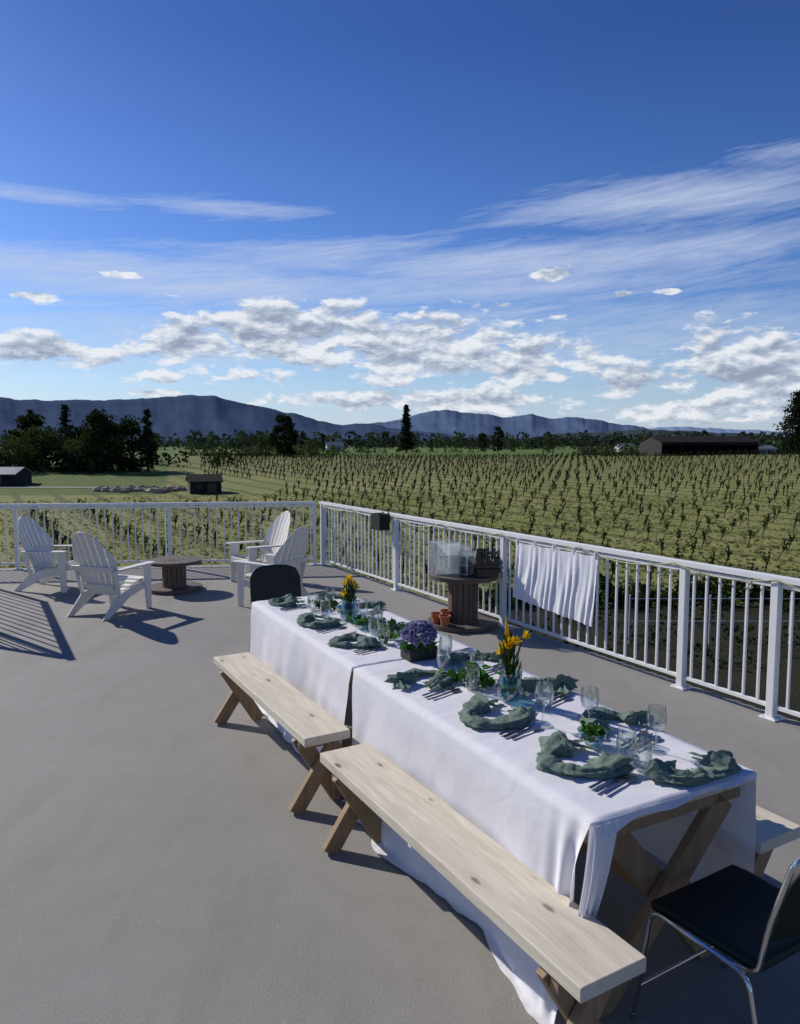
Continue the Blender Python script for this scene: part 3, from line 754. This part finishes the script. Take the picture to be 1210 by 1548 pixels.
# ------------------------------------------------------------------ vineyard
m_vl=foliage('vine_leaves',(.013,.024,.008),(.065,.090,.020),.3); m_vs=simple('vine_wood',(.025,.017,.012),.9,bstr=0)
q=Q(); ra,rb=np.array([.499,-.8666]),np.array([.8666,.499])
pl_near=[];pl_far=[]
for kb in range(-40,64):
    for ka in range(-145,55):
        b_=kb*3.5+rng.normal()*.06; a_=ka*1.85+rng.normal()*.2
        x=ra[0]*a_+rb[0]*b_; y=ra[1]*a_+rb[1]*b_
        if y<15 or abs(x)>.60*y+6: continue
        if b_<8 and y<17: continue
        r=math.hypot(x,y)
        if r>200: continue
        if x>1 and y<25.5: continue
        if x<-12 and 62<y<96: continue
        if x<-.27*y and y>58: continue
        if rng.random()<.10: continue
        (pl_near if r<75 else pl_far).append((x,y,H(x,y)))
for arr,nl,ls,near in((np.array(pl_near),60,.105,True),(np.array(pl_far),16,.16,False)):
    n=len(arr); hgt=.6+.55*rng.random(n)
    lean=rng.normal(size=(n,2))*.12+np.array([.22,0])
    top=arr+np.stack([lean[:,0],lean[:,1],hgt],1)
    mid=(arr+top)/2; ax=(top-arr)/2
    k=.028 if near else .05
    q.add(mid,np.tile([k,0,0],(n,1)),ax,1); q.add(mid,np.tile([0,k,0],(n,1)),ax,1)
    for br in range(3):
        st=arr+(top-arr)*.5; d=rng.normal(size=(n,3))*.17; d[:,2]=np.abs(d[:,2])+.32
        q.add(st+d/2,np.tile([k*.6,.0,0],(n,1)),d/2,1)
        m_=nl//4
        tt=rng.random((n,m_,1)); C=st[:,None,:]+d[:,None,:]*tt*1.15+rng.normal(size=(n,m_,3))*.045
        q.leaves(C.reshape(-1,3),ls,0)
    m_=nl//4; tt=.3+.7*rng.random((n,m_,1)); C=arr[:,None,:]+(top-arr)[:,None,:]*tt+rng.normal(size=(n,m_,3))*.045
    q.leaves(C.reshape(-1,3),ls,0)
q.obj('vineyard',[m_vl,m_vs])
n=20000
r=16+60*rng.random(n)**1.4; th=(rng.random(n)-.5)*1.15; x=r*np.sin(th); y=r*np.cos(th); keep=(y>15.5)&((y>25)|(x<1))
x,y=x[keep],y[keep]; z=np.array([H(a,b) for a,b in zip(x,y)])
C=np.stack([x,y,z+.03],1); n=len(C); an=rng.random(n)*3.14; sz=.025+.05*rng.random(n)
m_tuft=foliage('tuft_grass',(.15,.175,.045),(.28,.27,.11),.4)
q=Q(); q.add(C,np.stack([np.cos(an)*sz*1.6,np.sin(an)*sz*1.6,0*an],1),np.stack([rng.normal(size=n)*.03,rng.normal(size=n)*.03,sz],1)); q.obj('grass',[m_tuft])

# ------------------------------------------------------------------ trees
m_t1=foliage('tree_leaves_dark',(.010,.020,.008),(.042,.058,.018),.25); m_t2=foliage('conifer_needles',(.008,.016,.009),(.028,.042,.018),.15)
m_t3=foliage('tree_leaves_light',(.022,.040,.012),(.075,.100,.028),.3)
def broad(x,y,h,wd,seed,n=3200,name='tree',leaf=None,low=.18,mt=None):
    z0=H(x,y); mb=MB(); q=Q(); rs=random.Random(seed)
    leaf=leaf or h*.055
    mb.tube([(0,0,-.3),(0.02*h,0,h*.35),(0,0.02*h,h*.75)],[h*.03,h*.022,h*.006],8,1)
    K=38
    per=n//K
    for k in range(K):
        zz=low+ (1-low)*(rs.random()**.85); prof=math.sin(min(1,(zz-low)/(1-low)*.85+.15)*math.pi)**.6
        th=rs.random()*6.28; rr=wd/2*prof*(.35+.6*rs.random())
        c=np.array([rr*math.cos(th),rr*math.sin(th),zz*h*.95])
        cr=wd*.16*(.6+.8*rs.random())
        if k%2==0: mb.tube([(0,0,max(.15*h,c[2]-h*.22)),(c[0]*.5,c[1]*.5,c[2]-h*.07),tuple(c)],[h*.012,h*.007,h*.002],5,1)
        d=rand_unit(per)*(cr*rng.random(per)**.4)[:,None]*np.array([1,1,.8])
        q.leaves(c+d,leaf,0)
    return q.obj(name,[mt or m_t1,m_bark],extra=mb,loc=(x,y,z0))
def conifer(x,y,h,wd,seed,name='pine_tree',n=70,dense=26):
    z0=H(x,y); rs=random.Random(seed); mb=MB(); q=Q()
    mb.tube([(0,0,-.3),(0,0,h*.97)],[h*.022,h*.003],8,1)
    for k in range(n):
        f=(k/n)**1.05; z=h*(.08+.90*f); r=wd/2*(1-f)**.8*(.65+.5*rs.random())+.12
        th=rs.random()*6.28+k*2.4
        e=np.array([r*math.cos(th),r*math.sin(th),-.18*r])
        mb.tube([(0,0,z),(e[0],e[1],z+e[2])],[.03*h/10,.008],4,1)
        m_=dense; t=(.15+.85*rng.random(m_))[:,None]; C=np.array([0,0,z])+e*t+rng.normal(size=(m_,3))*np.array([.07,.07,.035])*wd*.7
        q.leaves(C,h*.04,0,.5)
    return q.obj(name,[m_t2,m_bark],extra=mb,loc=(x,y,z0))
for i,(x,y,h,wd) in enumerate([(-64,113,7.2,8),(-58.5,118,8.2,8),(-54.5,112,6.2,9),(-50,116,6.4,9),(-45.5,113,8.6,9.5),(-41.5,115,7.9,8),(-57,108,5.0,8),(-68,110,7.0,9),(-48,110,5.2,8)]): broad(x,y,h,wd,i+1,3400,low=.04,mt=m_t3 if i in(2,6,8) else None)
conifer(-52.5,117,10.2,4.8,40); conifer(-38.4,113,9.6,3.8,41); conifer(-60,121,9.4,5,42)
broad(-31.3,200,11.6,7.6,20,4200,low=.05); conifer(2.2,260,16.8,6.4,44,'cypress_tree',120,38)
broad(39.6,300,10.6,5.6,22,1800,low=.05); broad(33.5,300,7.8,4.2,23,1400,low=.05); conifer(97.0,181,15.5,14,45,n=130,dense=48)
broad(-24.5,210,5.4,6,24,1500,low=.03,mt=m_t3); broad(-37,204,6.4,6,25,1500,low=.03,mt=m_t3); conifer(-31,300,7.5,3.5,46); broad(-17,310,7.0,6,26,1200,low=.02)
broad(100,178,5,6,27,1600,low=.02); broad(48,320,6,6,28,1200,low=.02,mt=m_t3); conifer(14,330,6,3,47); broad(60,300,7,6,29,1200,low=.02,mt=m_t3); conifer(-40,305,9,4,49); broad(86,215,6.5,7,30,1500,low=.03)
def treeline(name,spec,mats):
    q=Q()
    for (x0,x1,y0,y1,n,h0,h1,ls) in spec:
        for _ in range(n):
            t=random.random(); x=x0+(x1-x0)*t; y=y0+(y1-y0)*t+random.gauss(0,6); h=h0+(h1-h0)*random.random()**2.2; z=H(x,y)
            m_=42; wd=h*(.35+.45*random.random())
            zz=rng.random(m_); rr=wd*np.sqrt(np.clip(1-(zz*1.0)**2.2,0,1))*(.4+.6*rng.random(m_)); th=rng.random(m_)*6.28
            C=np.stack([x+rr*np.cos(th),y+rr*np.sin(th),z+zz*h],1); q.leaves(C,ls*h,random.choice((0,0,1)) if len(mats)>1 else 0)
    q.obj(name,mats)
random.seed(5)
m_tf=foliage('distant_foliage',(.026,.040,.024),(.060,.078,.040),.2); m_tf2=foliage('distant_foliage_light',(.05,.075,.035),(.09,.12,.05),.2); m_tg=foliage('light_foliage',(.06,.09,.03),(.11,.14,.045),.2)
treeline('distant_treeline',[(-330,-60,330,430,130,3.5,11,.22),(-120,60,420,480,120,3,9,.22),(40,320,430,430,200,3,10,.22),(-260,400,620,700,280,6,15,.22),(150,330,260,240,60,2,5,.22),(-500,700,1100,1200,280,8,22,.25),(70,140,235,215,60,3,6.5,.22)],[m_tf,m_tf2])
treeline('hedgerow',[(-62,-18,215,235,80,1.4,3.4,.3),(-25,30,255,270,50,.8,1.8,.3),(48,62,205,190,26,1.0,2.6,.3),(84,120,190,170,30,1.2,3.2,.3)],[m_tg])
treeline('shrub_hedge',[(-45,-30,128,134,16,1.2,2.6,.3),(-90,-60,100,104,30,1.5,4,.25),(-66,-36,112,116,40,1.5,3.2,.25)],[m_t1])
q=Q(); n=15000
t=rng.random(n); x=2.5+34*t; y=24.0+.5*rng.normal(size=n)+.03*x; 
hh=(.55+.25*np.sin(x*1.3)+.18*np.sin(x*4.1))
z=-3.2+np.abs(rng.random(n))*hh*1.1
q.leaves(np.stack([x,y,z],1),.16,0)
n=6000; x=2+30*rng.random(n); k=np.floor(rng.random(n)*3); y=17.2+k*2.1+.22*rng.normal(size=n); z=-3.2+.45*rng.random(n); sel=np.sin(x*1.9+k*2)>-.35
q.leaves(np.stack([x,y,z],1)[sel],.12,0)
q.obj('low_hedge',[m_t1])
m_pole=simple('galvanised_pole',(.45,.46,.47),.4,bstr=0)
mb=MB()
for i in range(8):
    x=6+i*2.1; mb.tube([(x,19.0,-3.3),(x,19.0,-1.9)],.025,8)
for zz in(-2.0,-2.6): mb.tube([(6,19,zz),(20.7,19,zz)],.012,6)
mb.obj('garden_trellis',m_pole)

# ------------------------------------------------------------------ farm buildings
m_dark=simple('weathered_dark_wood',(.016,.013,.012),.9,0,.3,1.0); m_roof=simple('metal_roof',(.14,.15,.17),.5,0,.15,.5); m_roofb=simple('brown_roof',(.022,.019,.018),.9,0,.2,.6,spec=.1)
m_wht=simple('white_siding',(.45,.45,.45),.7); m_win=simple('window_glass',(.02,.03,.04),.1,bstr=0)
def house(name,x,y,L,Wd,hw,hr,rz,mw,mr,door=True,openf=False):
    z=H(x,y); root=empty(name,(x,y,z-.1),rz)
    mb=MB()
    mb.prism([(-L/2,-Wd/2,0),(-L/2,Wd/2,0),(-L/2,Wd/2,hw),(-L/2,0,hr-.06),(-L/2,-Wd/2,hw)],(.12,0,0)); mb.prism([(L/2,-Wd/2,0),(L/2,Wd/2,0),(L/2,Wd/2,hw),(L/2,0,hr-.06),(L/2,-Wd/2,hw)],(.12,0,0))
    mb.box((0,Wd/2-.06,hw/2),(L-.13,.12,hw))
    if openf:
        n=5
        for i in range(n+1): mb.box((-L/2+.2+(L-.4)*i/n,-Wd/2+.1,hw/2),(.22,.22,hw))
        mb.box((0,-Wd/2+.1,hw-.3),(L-.15,.16,.6))
    else: mb.box((0,-Wd/2+.06,hw/2),(L-.13,.12,hw))
    mb.obj('walls',mw,parent=root)
    mb=MB(); o=.25
    sl=(hr-hw)/(Wd/2)
    for s in(-1,1): mb.prism([(-L/2-o,0,hr+.03),(L/2+o,0,hr+.03),(L/2+o,s*(Wd/2+o),hw-sl*o+.03),(-L/2-o,s*(Wd/2+o),hw-sl*o+.03)],(0,0,.10))
    mb.obj('roof',mr,parent=root)
    if door and not openf:
        mb=MB(); mb.box((L*.2,-Wd/2-.02,min(.95,hw*.42)),(.9,.06,min(1.9,hw*.84))); mb.box((-L*.22,-Wd/2-.02,hw*.6),(L*.16,.05,hw*.3)); mb.obj('door_and_window',m_win,parent=root)
    return root
house('barn',69,172,23,11,3.0,4.3,.12,m_dark,m_roofb,openf=True)
house('lean_to_shed',87,180,6,5,1.6,2.3,.1,m_wht,m_roof)
house('shed',-20.4,77,3.0,3.4,1.35,1.95,.35,m_dark,m_roofb)
house('farmhouse',-28,318,7,6,2.6,4.2,.2,m_wht,m_roof); house('farmhouse',100,330,7,6,2.2,3.4,.2,m_wht,m_roof)
house('shed',-48,88,6,5,1.4,2.1,.1,m_dark,m_roof); house('shed',62,235,10,6,1.6,2.4,0,m_dark,m_roofb)
mb=MB(); m_rock=simple('rock',(.36,.29,.20),.9,0,.25,1.5)
for i in range(60):
    x=random.uniform(-32.5,-23.5); y=79+random.gauss(0,.9); z=H(x,y); r=random.uniform(.2,.6)
    vs=[];n=8
    for a in range(5):
        for b in range(n):
            th=2*math.pi*b/n; ph=math.pi*(a+.001)/4.002; k=r*(.75+.5*random.random()); vs.append((x+k*math.sin(ph)*math.cos(th)*1.3,y+k*math.sin(ph)*math.sin(th),z+.15+k*.7*math.cos(ph)))
    mb.add(vs,[(a*n+b,a*n+(b+1)%n,(a+1)*n+(b+1)%n,(a+1)*n+b) for a in range(4) for b in range(n)])
mb.obj('rock_pile',m_rock)
m_grav=simple('gravel',(.17,.16,.13),.95,0,.2,.5)
mb=MB(); mb.grid(30,3,lambda u,v:(-60+38*u,82+2*math.sin(u*3)+2.0*(v-.5),H(-60+38*u,82+2*math.sin(u*3)+2.0*(v-.5))+.05)); mb.obj('gravel_lane',m_grav)
print('done')
